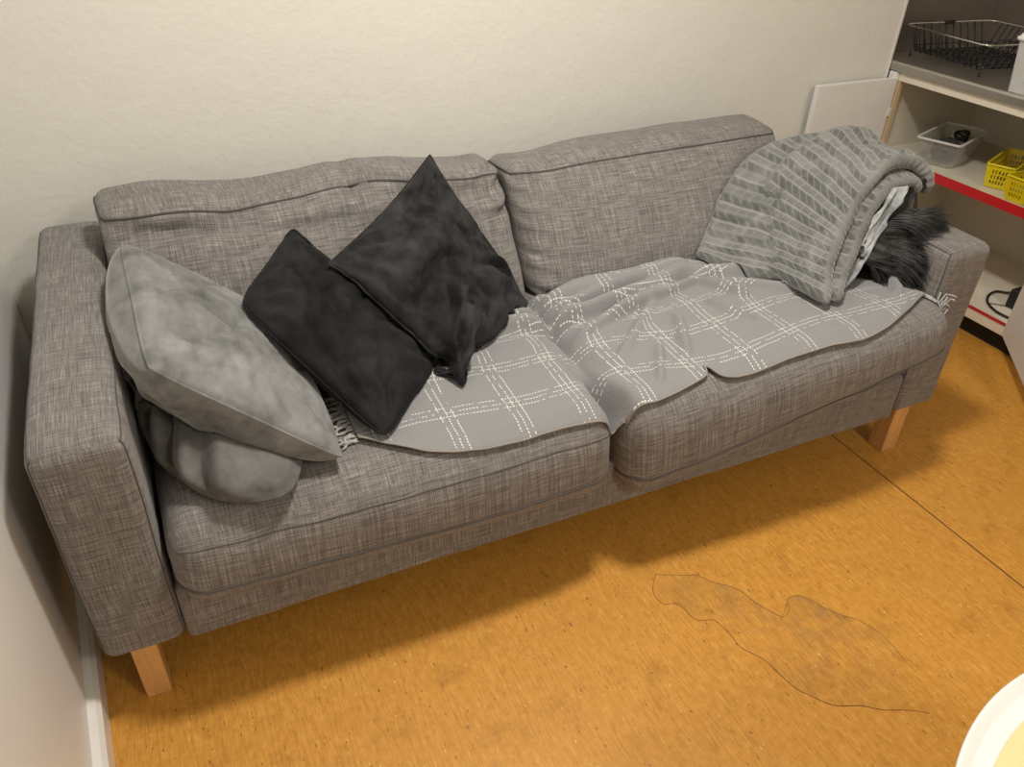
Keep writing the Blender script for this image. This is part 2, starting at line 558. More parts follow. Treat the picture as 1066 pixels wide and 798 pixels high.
# ------------------------------------------------------------------ the room
XL, YW, ZC, XR, YF = .123, 1.0, 2.45, 3.345, -3.2
SKEW = .244
YR = 1.125          # the sink recess is set back from the back wall
def room():
    f = MB().box((XL - .40, YF - .1, -.1), (XR + .1, YR + .1, 0)).build('floor', M['floor'], smooth=False)
    tag(f, kind='structure')
    tag(MB().prism([(XL - .40, YW), (2.700, YW), (2.700, YR), (XR + .1, YR), (XR + .1, YR + .1), (XL - .40, YR + .1)], 0, ZC).build('wall_back', M['wall'], smooth=False), kind='structure')
    tag(MB().prism([(XL, YF), (XL - SKEW, YW), (XL - .40, YW), (XL - .40, YF)], 0, ZC).build('wall_left', M['wall_side'], smooth=False), kind='structure')
    tag(MB().box((XR, YF - .1, 0), (XR + .1, YR, ZC)).build('wall_right', M['wall'], smooth=False), kind='structure')
    tag(MB().box((XL - .40, YF - .1, 0), (XR + .1, YF, ZC)).build('wall_front', M['wall'], smooth=False), kind='structure')
    tag(MB().box((XL - .40, YF - .1, ZC), (XR + .1, YR + .1, ZC + .1)).build('ceiling', M['ceil'], smooth=False), kind='structure')
    # left skirting: tall thin board with a bevelled top
    prof = [(0, 0), (.022, 0), (.022, .062), (.014, .072), (0, .074)]
    mb = MB()
    ys = [YF, YW - .002]
    P = []
    for y in ys:
        off = -SKEW * (y - YF) / (YW - YF)
        P.append([Vector((XL + off + a, y, b)) for a, b in prof])
    mb.grid(P)
    tag(mb.build('baseboard_left', M['trim'], smooth=False), kind='structure')
    # white timber strip that ends the back wall beside the sink recess
    tag(MB().box((2.690, YW - .006, .742), (2.7035, YW - .0003, ZC - .001)).build('trim_1', M['trim'], smooth=False, bevel=.003), kind='structure')
    # two seams between the sheets of linoleum
    s = MB()
    s.add([(1.889, .5, .0006), (1.893, .5, .0006), (1.889, -1.2, .0006), (1.885, -1.2, .0006)], [(0, 3, 2, 1)])
    s.build('sheet_seam', M['seam'], f, smooth=False)
    return f
FLOOR = room()

# dried stain: thin dirty patch with a hand-drawn dark rim
ST_LO = [(1.119,-0.102),(1.086,-0.143),(1.087,-0.180),(1.118,-0.196),(1.125,-0.237),(1.138,-0.254),(1.166,-0.266),(1.174,-0.309),(1.175,-0.347),(1.198,-0.388),(1.206,-0.432),(1.214,-0.470),(1.230,-0.496),(1.257,-0.531),(1.306,-0.554),(1.341,-0.579),(1.390,-0.602),(1.420,-0.622)]
ST_HI = [(1.119,-0.102),(1.179,-0.130),(1.208,-0.143),(1.229,-0.175),(1.258,-0.200),(1.272,-0.224),(1.283,-0.265),(1.296,-0.294),(1.313,-0.319),(1.340,-0.307),(1.355,-0.284),(1.382,-0.284),(1.403,-0.305),(1.413,-0.331),(1.436,-0.367),(1.458,-0.390),(1.475,-0.429),(1.478,-0.473),(1.472,-0.511)]
def floor_stain():
    n = 70
    lo = crom([(x, y, 0) for x, y in ST_LO], n); hi = crom([(x, y, 0) for x, y in ST_HI], n)
    m = 14; mb = MB(); P = []; g = []
    for i in range(n):
        row = []
        for j in range(m):
            p = hi[i].lerp(lo[i], j / (m - 1)); row.append(Vector((p.x, p.y, .0004 + .0003 * i / n + .0004 * j / m)))
            e = min(1, max(0, 1 - i / (n - 1)) * 5)
            k = .35 + .65 * (1 - j / (m - 1)) ** 1.5
            g.append(e * k * min(1, .2 + i / 10))
        P.append(row)
    mb.grid(P)
    o = mb.build('floor_stain', M['stain'], FLOOR)
    at = o.data.attributes.new('grime', 'FLOAT', 'POINT')
    at.data.foreach_set('value', g)
    rim = MB()
    def strip(line, keep, w):
        pts = [Vector((p.x, p.y, .0009)) for p in line]
        run = []
        for i, p in enumerate(pts):
            if keep(i / (len(pts) - 1)):
                run.append(p)
            else:
                if len(run) > 2: rim.tube(run, [w * (.45 + .8 * abs(noise.noise(q * 25))) for q in run], 5)
                run = []
        if len(run) > 2: rim.tube(run, [w * (.45 + .8 * abs(noise.noise(q * 25))) for q in run], 5)
    strip(crom([(x, y, 0) for x, y in ST_HI], 220), lambda t: True, .0012)
    strip(crom([(x, y, 0) for x, y in ST_LO], 220), lambda t: True, .0011)
    rim.build('stain_rim', M['stain_rim'], o)
floor_stain()

CAM = dict(f=821.15, loc=(.25138, -1.09357, 1.39504), yaw=.451415, pit=.599978, rol=.032838)

def camera():
    cd = bpy.data.cameras.new('camera')
    cd.sensor_fit = 'HORIZONTAL'; cd.sensor_width = 36
    cd.lens = CAM['f'] / 1066 * 36
    cd.clip_start = .02
    o = bpy.data.objects.new('camera', cd)
    y, p, r = CAM['yaw'], CAM['pit'], CAM['rol']
    d = Vector((math.sin(y) * math.cos(p), math.cos(y) * math.cos(p), -math.sin(p)))
    ri = Vector((math.cos(y), -math.sin(y), 0)); u = ri.cross(d)
    r2 = ri * math.cos(r) + u * math.sin(r); u2 = -ri * math.sin(r) + u * math.cos(r)
    m = Matrix((r2, u2, -d)).transposed().to_4x4()
    m.translation = CAM['loc']
    o.matrix_world = m
    COL.objects.link(o)
    SC.camera = o
camera()

# ------------------------------------------------------------------ the sofa
SOFA = empty('sofa', (1.025, .46, 0), 'three seat sofa in grey slubbed fabric against the cream wall', 'sofa')
FB = M['fabric']

def boxc(x0, x1, y0, y1, z0, z1):
    return {(i, j, k): ((x0, x1)[i], (y0, y1)[j], (z0, z1)[k]) for i in (0, 1) for j in (0, 1) for k in (0, 1)}

def upholstery(name, C, dims, r, step, bulge, wr, seed, seams=(), extra=None, seam_r=.0030):
    fn = ffd(dims, C, bulge, wr, seed, extra)
    mb, S, h = soft_box(dims, r, step, fn)
    o = mb.build(name, FB, SOFA, merge=True)
    if seams:
        pm = MB()
        for z in seams:
            z, rr = z if isinstance(z, tuple) else (z, seam_r)
            pm.tube(seam_loop(S, h, z * h.z), rr, 6, closed=True)
        pm.build('piping', FB if False else M['piping'], o)
    return o

def arm_seam(S, h):
    """welted seam of an arm panel: round the front face"""
    return S

WA = .130
def make_arm(x0, x1, seed):
    d = (x1 - x0, .925, .472)
    fn = ffd(d, boxc(x0, x1, 0, .925, .158, .632), {(2, 1): .006, (0, 0): .004, (0, 1): .004}, .0035, seed)
    mb, S, h = soft_box(d, .026, .03, fn)
    o = mb.build('armrest', FB, SOFA, merge=True)
    pm = MB()
    for sx in (-1, 1):
        pts = []
        n = 40
        for i in range(n + 1): pts.append(S(Vector((sx * h.x, -h.y * .985, -h.z + 2 * h.z * i / n))))
        pm.tube([p for p in pts], .0015, 5)
        pts = [S(Vector((sx * h.x, -h.y + 2 * h.y * i / n, h.z * .985))) for i in range(n + 1)]
        pm.tube(pts, .0015, 5)
    pm.build('seam_welt', M['piping'], o)
    return o
arm_l = make_arm(-.012, WA, 1)
arm_r = make_arm(2.05 - WA - .002, 2.068, 2)

base = upholstery('base_frame', boxc(WA + .002, 1.915, .004, .915, .150, .288), (1.785, .911, .138), .014, .05, None, .0025, 3)
backf = upholstery('back_frame', boxc(WA + .002, 1.915, .80, .925, .286, .60), (1.785, .125, .31), .03, .05, None, .002, 4)

def crease(p, t, o):
    return o

# seat cushions -------------------------------------------------
seat_l = upholstery('seat_cushion',
    {(0,0,0): (.138,-.038,.258), (1,0,0): (1.018,-.048,.232), (0,0,1): (.136,-.030,.435), (1,0,1): (1.010,-.035,.448),
     (0,1,0): (.140,.640,.292), (1,1,0): (1.018,.640,.292), (0,1,1): (.140,.640,.445), (1,1,1): (1.018,.640,.455)},
    (.885, .67, .155), .055, .018, {(2, 1): .028, (1, 0): .020, (0, 1): .006}, .006, 5, seams=(-.40, (.60, .0013)))
seat_r = upholstery('seat_cushion',
    {(0,0,0): (1.046,-.066,.190), (1,0,0): (1.935,-.080,.385), (0,0,1): (1.022,-.052,.458), (1,0,1): (1.912,-.070,.530),
     (0,1,0): (1.026,.640,.292), (1,1,0): (1.912,.640,.300), (0,1,1): (1.024,.640,.455), (1,1,1): (1.912,.640,.470)},
    (.885, .67, .165), .058, .018, {(2, 1): .010, (1, 0): .016, (0, 0): .004}, .006, 6, seams=(-.48,))

# back cushions -------------------------------------------------
def fold_l(p, t, o):
    # sagging top: two loose creases that run along the upper edge and one deep tuck near the middle
    x, y, z = t
    k = smooth(.55, 1, z) * smooth(.6, .0, y)
    o = o + Vector((0, -.012, 0)) * (k * math.sin(z * 26 + 2.2 * math.sin(x * 9)) )
    o = o + Vector((0, .026, -.014)) * (smooth(.3, .9, z) * math.exp(-((x - .60 + .10 * (1 - z)) / .025) ** 2))
    for zc, am, ph in ((.79, .017, 0.), (.66, .010, 2.)):
        g = (z - zc - .030 * math.sin(x * 8 + ph) - .02 * math.sin(x * 19 + ph)) / .030
        o = o + Vector((0, am * math.exp(-g * g) * smooth(.5, 0, y) * (smooth(.62, .30, x) if zc > .7 else smooth(.55, .85, x)), 0))
    # fan of drag lines at the inner upper corner
    o = o + Vector((0, .007, 0)) * (math.sin((z + (1 - x) * 1.6) * 38) * smooth(.82, 1, x) * smooth(.5, .75, z) * smooth(.6, 0, y))
    o.z += .010 * math.sin(x * 11 + 1) * smooth(.6, 1, z) * smooth(0, .2, x) 
    return o
back_l = upholstery('back_cushion',
    {(0,0,0): (.140,.445,.450), (1,0,0): (1.045,.440,.450), (0,0,1): (.132,.690,.733), (1,0,1): (1.045,.665,.744),
     (0,1,0): (.145,.720,.450), (1,1,0): (1.045,.720,.450), (0,1,1): (.125,.845,.735), (1,1,1): (1.050,.800,.735)},
    (.92, .20, .36), .035, .012, {(1, 0): .038, (2, 1): .006}, .006, 7, seams=(.90,), extra=fold_l)
def fold_r(p, t, o):
    x, y, z = t
    # gathers that fan out of the left edge
    k = math.exp(-(x / .09) ** 2) * smooth(1, .3, y)
    o = o + Vector((0, -.007, 0)) * (k * math.sin(z * 46 + x * 30))
    o.z -= .012 * math.exp(-((x - .13) / .10) ** 2) * smooth(.7, 1, z)
    return o
back_r = upholstery('back_cushion',
    {(0,0,0): (1.055,.435,.452), (1,0,0): (1.905,.440,.455), (0,0,1): (1.060,.650,.738), (1,0,1): (1.930,.680,.742),
     (0,1,0): (1.055,.720,.450), (1,1,0): (1.905,.720,.455), (0,1,1): (1.062,.800,.722), (1,1,1): (1.955,.835,.738)},
    (.90, .20, .36), .04, .014, {(1, 0): .058, (2, 1): .012, (0, 1): .02}, .004, 8, seams=(.90,), extra=fold_r)

def make_leg(x, y, w=.046):
    mb = MB().box((x, y, 0), (x + w, y + w, .165))
    return mb.build('leg', M['wood'], SOFA, smooth='auto', bevel=.003)
make_leg(.028, .026); make_leg(2.05 - .028 - .06, .026, .052)
make_leg(.028, .86); make_leg(2.05 - .028 - .046, .86)

B_SEATL, B_SEATR = bvh_of(seat_l), bvh_of(seat_r)
B_BACKL, B_BACKR = bvh_of(back_l), bvh_of(back_r)
B_ARML, B_ARMR = bvh_of(arm_l), bvh_of(arm_r)
B_SOFA = [B_SEATL, B_SEATR, B_BACKL, B_BACKR, B_ARML, B_ARMR]

def seat_height(x, y, extra=()):
    best = -1
    for b in [B_SEATL, B_SEATR] + list(extra):
        loc, nor, i, d = b.ray_cast(Vector((x, y, .62)), Vector((0, 0, -1)))
        if loc is not None and loc.z > best: best = loc.z
    return best

# ------------------------------------------------------------------ plaid throw lying over the seats
def throw_blanket():
    # front edge (x, y) from left to right, traced on the seat; back edge is bunched against the back cushions
    front = [(.50,.070),(.535,.045),(.575,.015),(.62,-.008),(.70,-.025),(.78,-.028),(.88,-.024),(.975,-.024),
             (1.015,-.012),(1.05,-.030),(1.11,-.036),(1.17,-.030),(1.225,-.020),(1.238,.000),(1.262,-.032),(1.33,-.044),(1.43,-.046),(1.53,-.052),(1.62,-.060),(1.70,-.050),(1.77,-.032),(1.845,-.004),(1.882,.010)]
    back = [(.50,.42),(.60,.43),(.75,.43),(.90,.445),(1.00,.465),(1.10,.455),(1.15,.435),(1.27,.425),(1.43,.428),(1.53,.41),(1.62,.36),(1.70,.27),(1.78,.17),(1.84,.115),(1.872,.095)]
    NX, NY = 300, 110
    F = crom([(x, y, 0) for x, y in front], NX); B = crom([(x, y, 0) for x, y in back], NX)
    H = [[0] * NY for _ in range(NX)]; XY = [[None] * NY for _ in range(NX)]
    for i in range(NX):
        # re-sample both edges by x so that columns run straight across
        for j in range(NY):
            t = j / (NY - 1)
            p = F[i].lerp(B[i], t)
            XY[i][j] = p
    base = [[seat_height(XY[i][j].x, XY[i][j].y) for j in range(NY)] for i in range(NX)]
    raw = [r[:] for r in base]
    # fill misses (over the gap / past the edge) and smooth: cloth bridges the hollows
    for i in range(NX):
        for j in range(NY):
            if base[i][j] < .36: base[i][j] = .40
    for it in range(8):
        nb = [r[:] for r in base]
        for i in range(1, NX - 1):
            for j in range(1, NY - 1):
                a = (base[i-1][j] + base[i+1][j] + base[i][j-1] + base[i][j+1]) / 4
                nb[i][j] = max(base[i][j], a) if it < 4 else .5 * base[i][j] + .5 * a
        base = nb
    def ridge(d, w): return math.exp(-(d / w) ** 2)
    P = []; U = []
    for i in range(NX):
        row = []; ur = []
        for j in range(NY):
            p = XY[i][j]; t = j / (NY - 1); x, y = p.x, p.y
            h = .0065
            # long soft folds along the back, converging at the middle of the seat
            for (ax, ay, bx, by, w, a) in FOLDS:
                dx, dy = bx - ax, by - ay; L2 = dx * dx + dy * dy
                s = ((x - ax) * dx + (y - ay) * dy) / L2
                k = smooth(-.10, .15, s) * smooth(1.10, .85, s)
                off = ((x - ax) * dy - (y - ay) * dx) / math.sqrt(L2) + .010 * noise.noise(Vector((x * 7, y * 7, ax)))
                h += a * 1.7 * k * ridge(off, w * (.70 if off > 0 else 1.2))
            h = .062 * math.tanh(h / .062)
            h += .0035 * max(0, fbm((x, y, 3), 9, 2)) + .0012 * noise.noise(Vector((x * 40, y * 40, 1)))
            z = base[i][j] + max(.004, h)
            # the front hem curls slightly
            z += .004 * smooth(.05, 0, t)
            if .99 < x < 1.03 and y < .16:
                z -= .030 * smooth(.16, -.02, y) * math.exp(-((x - 1.012) / .012) ** 2)
            z = max(z, raw[i][j] + .0045)
            row.append(Vector((x, y, z)))
            ur.append((x + .012 * math.sin(y * 20) * smooth(.35, .6, t), y + .10 * smooth(.5, 1, t) + .05 * smooth(1.0, 1.3, x) - .01 * math.sin(x * 13)))
        P.append(row); U.append(ur)
    mb = MB(); mb.grid(P, U)
    o = mb.build('throw_blanket', M['throw'])
    push_out(o, [B_BACKL, B_BACKR, B_ARMR], .005, .08, 2)
    m = o.modifiers.new('thick', 'SOLIDIFY'); m.thickness = .0032; m.offset = 1
    tag(o, 'thin grey throw with white stitched plaid spread over both seat cushions', 'blanket')
    hem = MB()
    hem.tube([P[i][0] + Vector((0, -.0005, .0032)) for i in range(0, NX, 2)], .0021, 6)
    hem.build('hem', M['throw_hem'], o)
    # fringes at both ends: bundles of twisted yarn
    fr = MB()
    rnd = random.Random(5)
    def tassel(p, d, L, drop):
        pts = []
        a = rnd.uniform(0, 6)
        for k in range(9):
            s = k / 8
            q = p + d * (L * s) + Vector((.010 * math.sin(a + s * 7) * s, .007 * math.cos(a * 2 + s * 6) * s, 0))
            zz = seat_height(q.x, q.y)
            q.z = max((zz if zz > .3 else p.z - drop * s), p.z - drop * s * 1.4 if zz < .3 else zz) + .0035 + .008 * math.sin(s * 3.1) * rnd.random()
            pts.append(q)
        fr.tube(pts, [.0031 * (1 - .35 * k / 8) * (1 + .25 * math.sin(k * 2.6 + a)) for k in range(9)], 5)
    for j in range(0, 46, 2):
        q = P[0][j].copy()
        tassel(q, Vector((-.92, -.25 + rnd.uniform(-.5, .5), 0)).normalized(), rnd.uniform(.035, .06), .01)
    fr.build('fringe', M['fringe'], o)['kind'] = 'stuff'
    fr = MB()
    for j in range(0, NY, 2):
        for _ in range(2):
            q = P[-1][j].copy()
            tassel(q, Vector((.8, -.45 + rnd.uniform(-.6, .35), 0)).normalized(), rnd.uniform(.035, .07), .03)
    for j in range(12):
        tassel(P[-1][2 + 2 * j].copy() + Vector((0, 0, .006)), Vector((.62 + rnd.uniform(-.45, .3), -.70 + rnd.uniform(-.35, .6), 0)).normalized(), rnd.uniform(.035, .085), .012)
    fr.build('fringe', M['fringe'], o)['kind'] = 'stuff'
    return o
FOLDS = [(.95,.345,1.30,.372,.010,.020), (1.10,.40,1.46,.405,.010,.018), (1.16,.265,1.46,.315,.010,.016), (.86,.355,1.06,.335,.010,.016), (1.30,.345,1.50,.37,.010,.012),
         (.72,.325,1.08,.300,.020,.030), (.80,.385,1.50,.385,.022,.036), (1.00,.300,1.42,.345,.018,.030),
         (1.00,.290,1.05,-.03,.016,.016), (1.06,.235,1.38,.330,.016,.014), (1.38,.36,1.56,.30,.022,.030),
         (1.44,.30,1.50,.20,.014,.020), (1.50,.28,1.62,.16,.016,.014), (1.24,.06,1.30,.20,.010,.010),
         (1.13,.00,1.20,.11,.008,.007), (1.30,.30,1.10,.12,.012,.008), (1.82,.03,1.86,.10,.012,.014), (1.40,.22,1.44,.10,.010,.010)]
THROW = throw_blanket()
B_THROW = bvh_of(THROW)

# ------------------------------------------------------------------ scatter cushions
def pillow(name, mat, Q, tf, tb, pinch, seed, label, cat='cushion', group=None, N=56, wr=.010, warp=None, p=.55, pb=None, blunt=.06):
    """Q: corners (-1,-1),(1,-1),(1,1),(-1,1)"""
    Q = [Vector(q) for q in Q]
    def bil(u, v):
        a, b = (u + 1) / 2, (v + 1) / 2
        return Q[0]*(1-a)*(1-b) + Q[1]*a*(1-b) + Q[2]*a*b + Q[3]*(1-a)*b
    nrm = ((Q[2] - Q[0]).cross(Q[3] - Q[1])).normalized()
    def S(u, v, side):
        ear = 1 - blunt * (u * u * v * v) ** 2
        pu = u * (1 - pinch * (1 - v * v)) * ear; pv = v * (1 - pinch * (1 - u * u)) * ear
        b = bil(pu, pv)
        e = max(0, (1 - u * u)) * max(0, (1 - v * v))
        h = e ** (p if side > 0 or pb is None else pb)
        w = 0
        for k, (cu, cv) in enumerate(((-1, -1), (1, -1), (1, 1), (-1, 1))):
            du, dv = u - cu, v - cv
            r = math.hypot(du, dv); th = math.atan2(dv, du)
            w += math.sin(th * 13 + seed * 2 + k * 1.7 + 2 * noise.noise(Vector((r * 2, th, seed)))) * math.exp(-((r - .45) / .35) ** 2)
        w *= wr * .8 * min(1, e * 3)
        w += wr * 1.1 * fbm((u * 1.5 + seed, v * 1.5, side * 5), 1.1, 3) * min(1, e * 2.5)
        # crisp drag wrinkle
        d = abs(noise.noise(Vector((u * 1.3 + seed * 2, v * 1.3 - seed, side))))
        w -= wr * 1.1 * math.exp(-(d / .05) ** 2) * min(1, e * 2)
        d = abs(noise.noise(Vector((u * 2.6 - seed, v * 1.1 + seed * 3, side + 3))))
        w -= wr * .7 * math.exp(-(d / .06) ** 2) * min(1, e * 2)
        o = b + nrm * (side * ((tf if side > 0 else tb) * h) + w * side)
        if warp: o = warp(u, v, side, o, nrm)
        return o
    def samp(i): 
        t = -1 + 2 * i / N
        return math.sin(t * PI / 2) * .55 + t * .45
    mb = MB()
    for side in (1, -1):
        G = [[S(samp(i), samp(j), side) for j in range(N + 1)] for i in range(N + 1)]
        if side < 0: G = G[::-1]
        mb.grid(G)
    o = mb.build(name, mat, merge=True)
    tag(o, label, cat, group)
    return o, S

def seam_of(o, S, mat, r=.0026):
    """welt that follows the cushion's edge after it has settled"""
    L = world_loc(o)
    b = bvh_of(o)
    loop = []
    n = 60
    for k in range(n): loop.append(S(-1 + 2 * k / n, -1, 1))
    for k in range(n): loop.append(S(1, -1 + 2 * k / n, 1))
    for k in range(n): loop.append(S(1 - 2 * k / n, 1, 1))
    for k in range(n): loop.append(S(-1, 1 - 2 * k / n, 1))
    pts = []
    for q in loop:
        loc, nor, i, d = b.find_nearest(q)
        pts.append(loc)
    MB().tube(pts, r, 5, closed=True).build('seam_welt', mat, o)

# pale grey cushion leaning on the left arm -------------------------------------------
pg, SG = pillow('cushion', M['velvet_grey'],
    [(.178,.085,.694), (.462,-.005,.478), (.455,.440,.510), (.164,.590,.712)], .055, .122, .03, 2.0,
    'pale grey velvet cushion leaning against the left arm of the sofa', 'cushion', 'velvet cushions on the sofa', wr=.0075, p=.50, pb=.42, warp=lambda u, v, side, o, n: o + Vector((-.075, -.01, .045)) * (max(0, (1 - u * u) * (1 - v * v)) ** .42 * (.45 + .55 * (v + 1) / 2) * (1 - .25 * (u + 1)) if side < 0 else 0))
push_out(pg, [B_SEATL, B_BACKL, B_ARML], .003)
seam_of(pg, SG, M['velvet_grey'])
B_PG = bvh_of(pg)

# crumpled velvet cloth under the grey cushion -----------------------------------------
def crumpled():
    rows = [
        [(.158,.36,.575),(.175,.27,.560),(.21,.20,.540),(.27,.16,.530),(.335,.13,.510),(.385,.16,.495)],
        [(.152,.34,.570),(.164,.235,.560),(.200,.155,.535),(.264,.105,.538),(.334,.085,.515),(.388,.115,.498)],
        [(.150,.325,.560),(.156,.20,.540),(.193,.11,.525),(.256,.050,.528),(.334,.040,.508),(.390,.085,.490)],
        [(.150,.305,.545),(.152,.175,.505),(.188,.08,.495),(.250,.006,.494),(.334,-.006,.492),(.392,.062,.486)],
        [(.150,.300,.520),(.153,.175,.475),(.188,.085,.468),(.250,.000,.466),(.345,-.032,.468),(.394,.060,.474)],
    ]
    NU, NV = 150, 60
    rr = [crom(r, NU) for r in rows]
    P = []
    for i in range(NU):
        col = crom([r[i] for r in rr], NV)
        row = []
        for j in range(NV):
            u, v = i / (NU - 1), j / (NV - 1)
            p = col[j].copy()
            nn = Vector((-.25, -.75, .6)).normalized()
            # drapery: ridges that fan from the upper left to the hem
            ph = u * 6.0 - v * .5 + .35 * noise.noise(Vector((u * 3, v * 2, 1)))
            fr = ph - math.floor(ph)
            rdg = .5 - .5 * math.cos(2 * PI * fr)                       # round folds with sharp valleys between
            amp = .034 * smooth(0, .2, v) * (.12 + .88 * smooth(.72, .38, u)) * smooth(1.0, .84, v)
            p += nn * (amp * (rdg - .55))
            p += nn * (.006 * fbm((u * 3, v * 2, 4), 1.3, 2)) * smooth(1, .9, v)
            row.append(p)
        P.append(row)
    mb = MB()
    mb.grid(P)
    # the underside closes the cloth into a folded pad
    Q = [[P[i][j] + Vector((.10 * (1 - j / (NV - 1)) * .3, .05, -.05)) * smooth(0, .12, min(j / (NV - 1), 1 - j / (NV - 1))) for j in range(NV)] for i in range(NU)]
    # rolled end at the arm: a spiral of cloth
    mb2 = mb
    for k, (c, r0, L) in enumerate((((.158,.250,.590), .024, .09), ((.160,.205,.560), .020, .08))):
        c = Vector(c)
        ax = Vector((.18, .85, .1)).normalized(); e1 = Vector((1, -.2, 0)).normalized(); e2 = ax.cross(e1).normalized(); e1 = e2.cross(ax)
        G = []
        for i in range(70):
            a = i / 69 * 3.6 * PI; r = r0 * (.30 + .70 * i / 69)
            G.append([c + e1 * (math.cos(a) * r) + e2 * (math.sin(a) * r) + ax * (L * (j / 14 - .18)) + Vector((0, 0, .003 * math.sin(j + i * .4))) for j in range(15)])
        mb2.grid(G)
    o = mb.build('crumpled_blanket', M['velvet_under'])
    m = o.modifiers.new('thick', 'SOLIDIFY'); m.thickness = .006; m.offset = -1
    tag(o, 'crumpled dark grey plush blanket squashed under the pale grey cushion by the left arm', 'blanket')
    push_out(o, [B_SEATL, B_ARML, B_BACKL], .006, .10, 2, 1)
    push_out(o, [B_PG], .007, .045, 2, 2)
    return o
CRUMPLE = crumpled()

# charcoal cushion in the middle, partly under the one above ---------------------------
pd, SD = pillow('cushion', M['velvet_black'],
    [(.345,.330,.655), (.540,.020,.478), (.725,.225,.478), (.515,.640,.662)], .058, .055, .045, 5.0,
    'charcoal velvet cushion lying between the pale grey cushion and the diamond cushion', 'cushion', 'velvet cushions on the sofa', wr=.011, p=.48, blunt=.09)
push_out(pd, [B_SEATL, B_THROW, B_BACKL, B_PG], .008)
seam_of(pd, SD, M['velvet_black'])
B_PD = bvh_of(pd)

def pinched_ear(u, v, side, o, n):
    # the lowest corner is gathered into a small tail where the cushion stands on it
    du, dv = u + 1, v + 1
    r = math.hypot(du, dv)
    e = Vector((.305, .27, -.17))
    return o - e * ((du - dv) * .25 * math.exp(-((r - .30) / .13) ** 2)) + n * (side * .008 * math.sin((du - dv) * 60) * math.exp(-((r - .30) / .15) ** 2))
# charcoal cushion standing on its corner -------------------------------------------
pk, SK = pillow('cushion', M['velvet_black2'],
    [(.735,.130,.482), (1.014,.400,.482), (.862,.650,.790), (.549,.435,.654)], .085, .055, .075, 9.0,
    'charcoal velvet cushion standing on its corner like a diamond against the back cushions', 'cushion', 'velvet cushions on the sofa', wr=.014, p=.56, blunt=.02, warp=pinched_ear)
push_out(pk, [B_SEATL, B_SEATR, B_THROW, B_BACKL, B_BACKR, B_PD], .008)
seam_of(pk, SK, M['velvet_black2'])
def nap_marks(o, spots):
    L = world_loc(o)
    val = []
    for v in o.data.vertices:
        p = v.co + L; k = 0
        for a, b, w in spots:
            ab = b - a; t = max(0, min(1, (p - a).dot(ab) / ab.length_squared))
            d = (p - a - ab * t).length * (1 + .35 * noise.noise(p * 90))
            k = max(k, smooth(w, w * .55, d))
        val.append(k)
    o.data.attributes.new('nap', 'FLOAT', 'POINT').data.foreach_set('value', val)
def on_pk(u, v): return B_PKS.find_nearest(SK(u, v, 1))[0]
B_PKS = bvh_of(pk)
nap_marks(pk, [(on_pk(-.40, -.28), on_pk(-.46, -.36), .020), (on_pk(-.16, -.40), on_pk(-.28, -.52), .008)])
B_PK = bvh_of(pk)

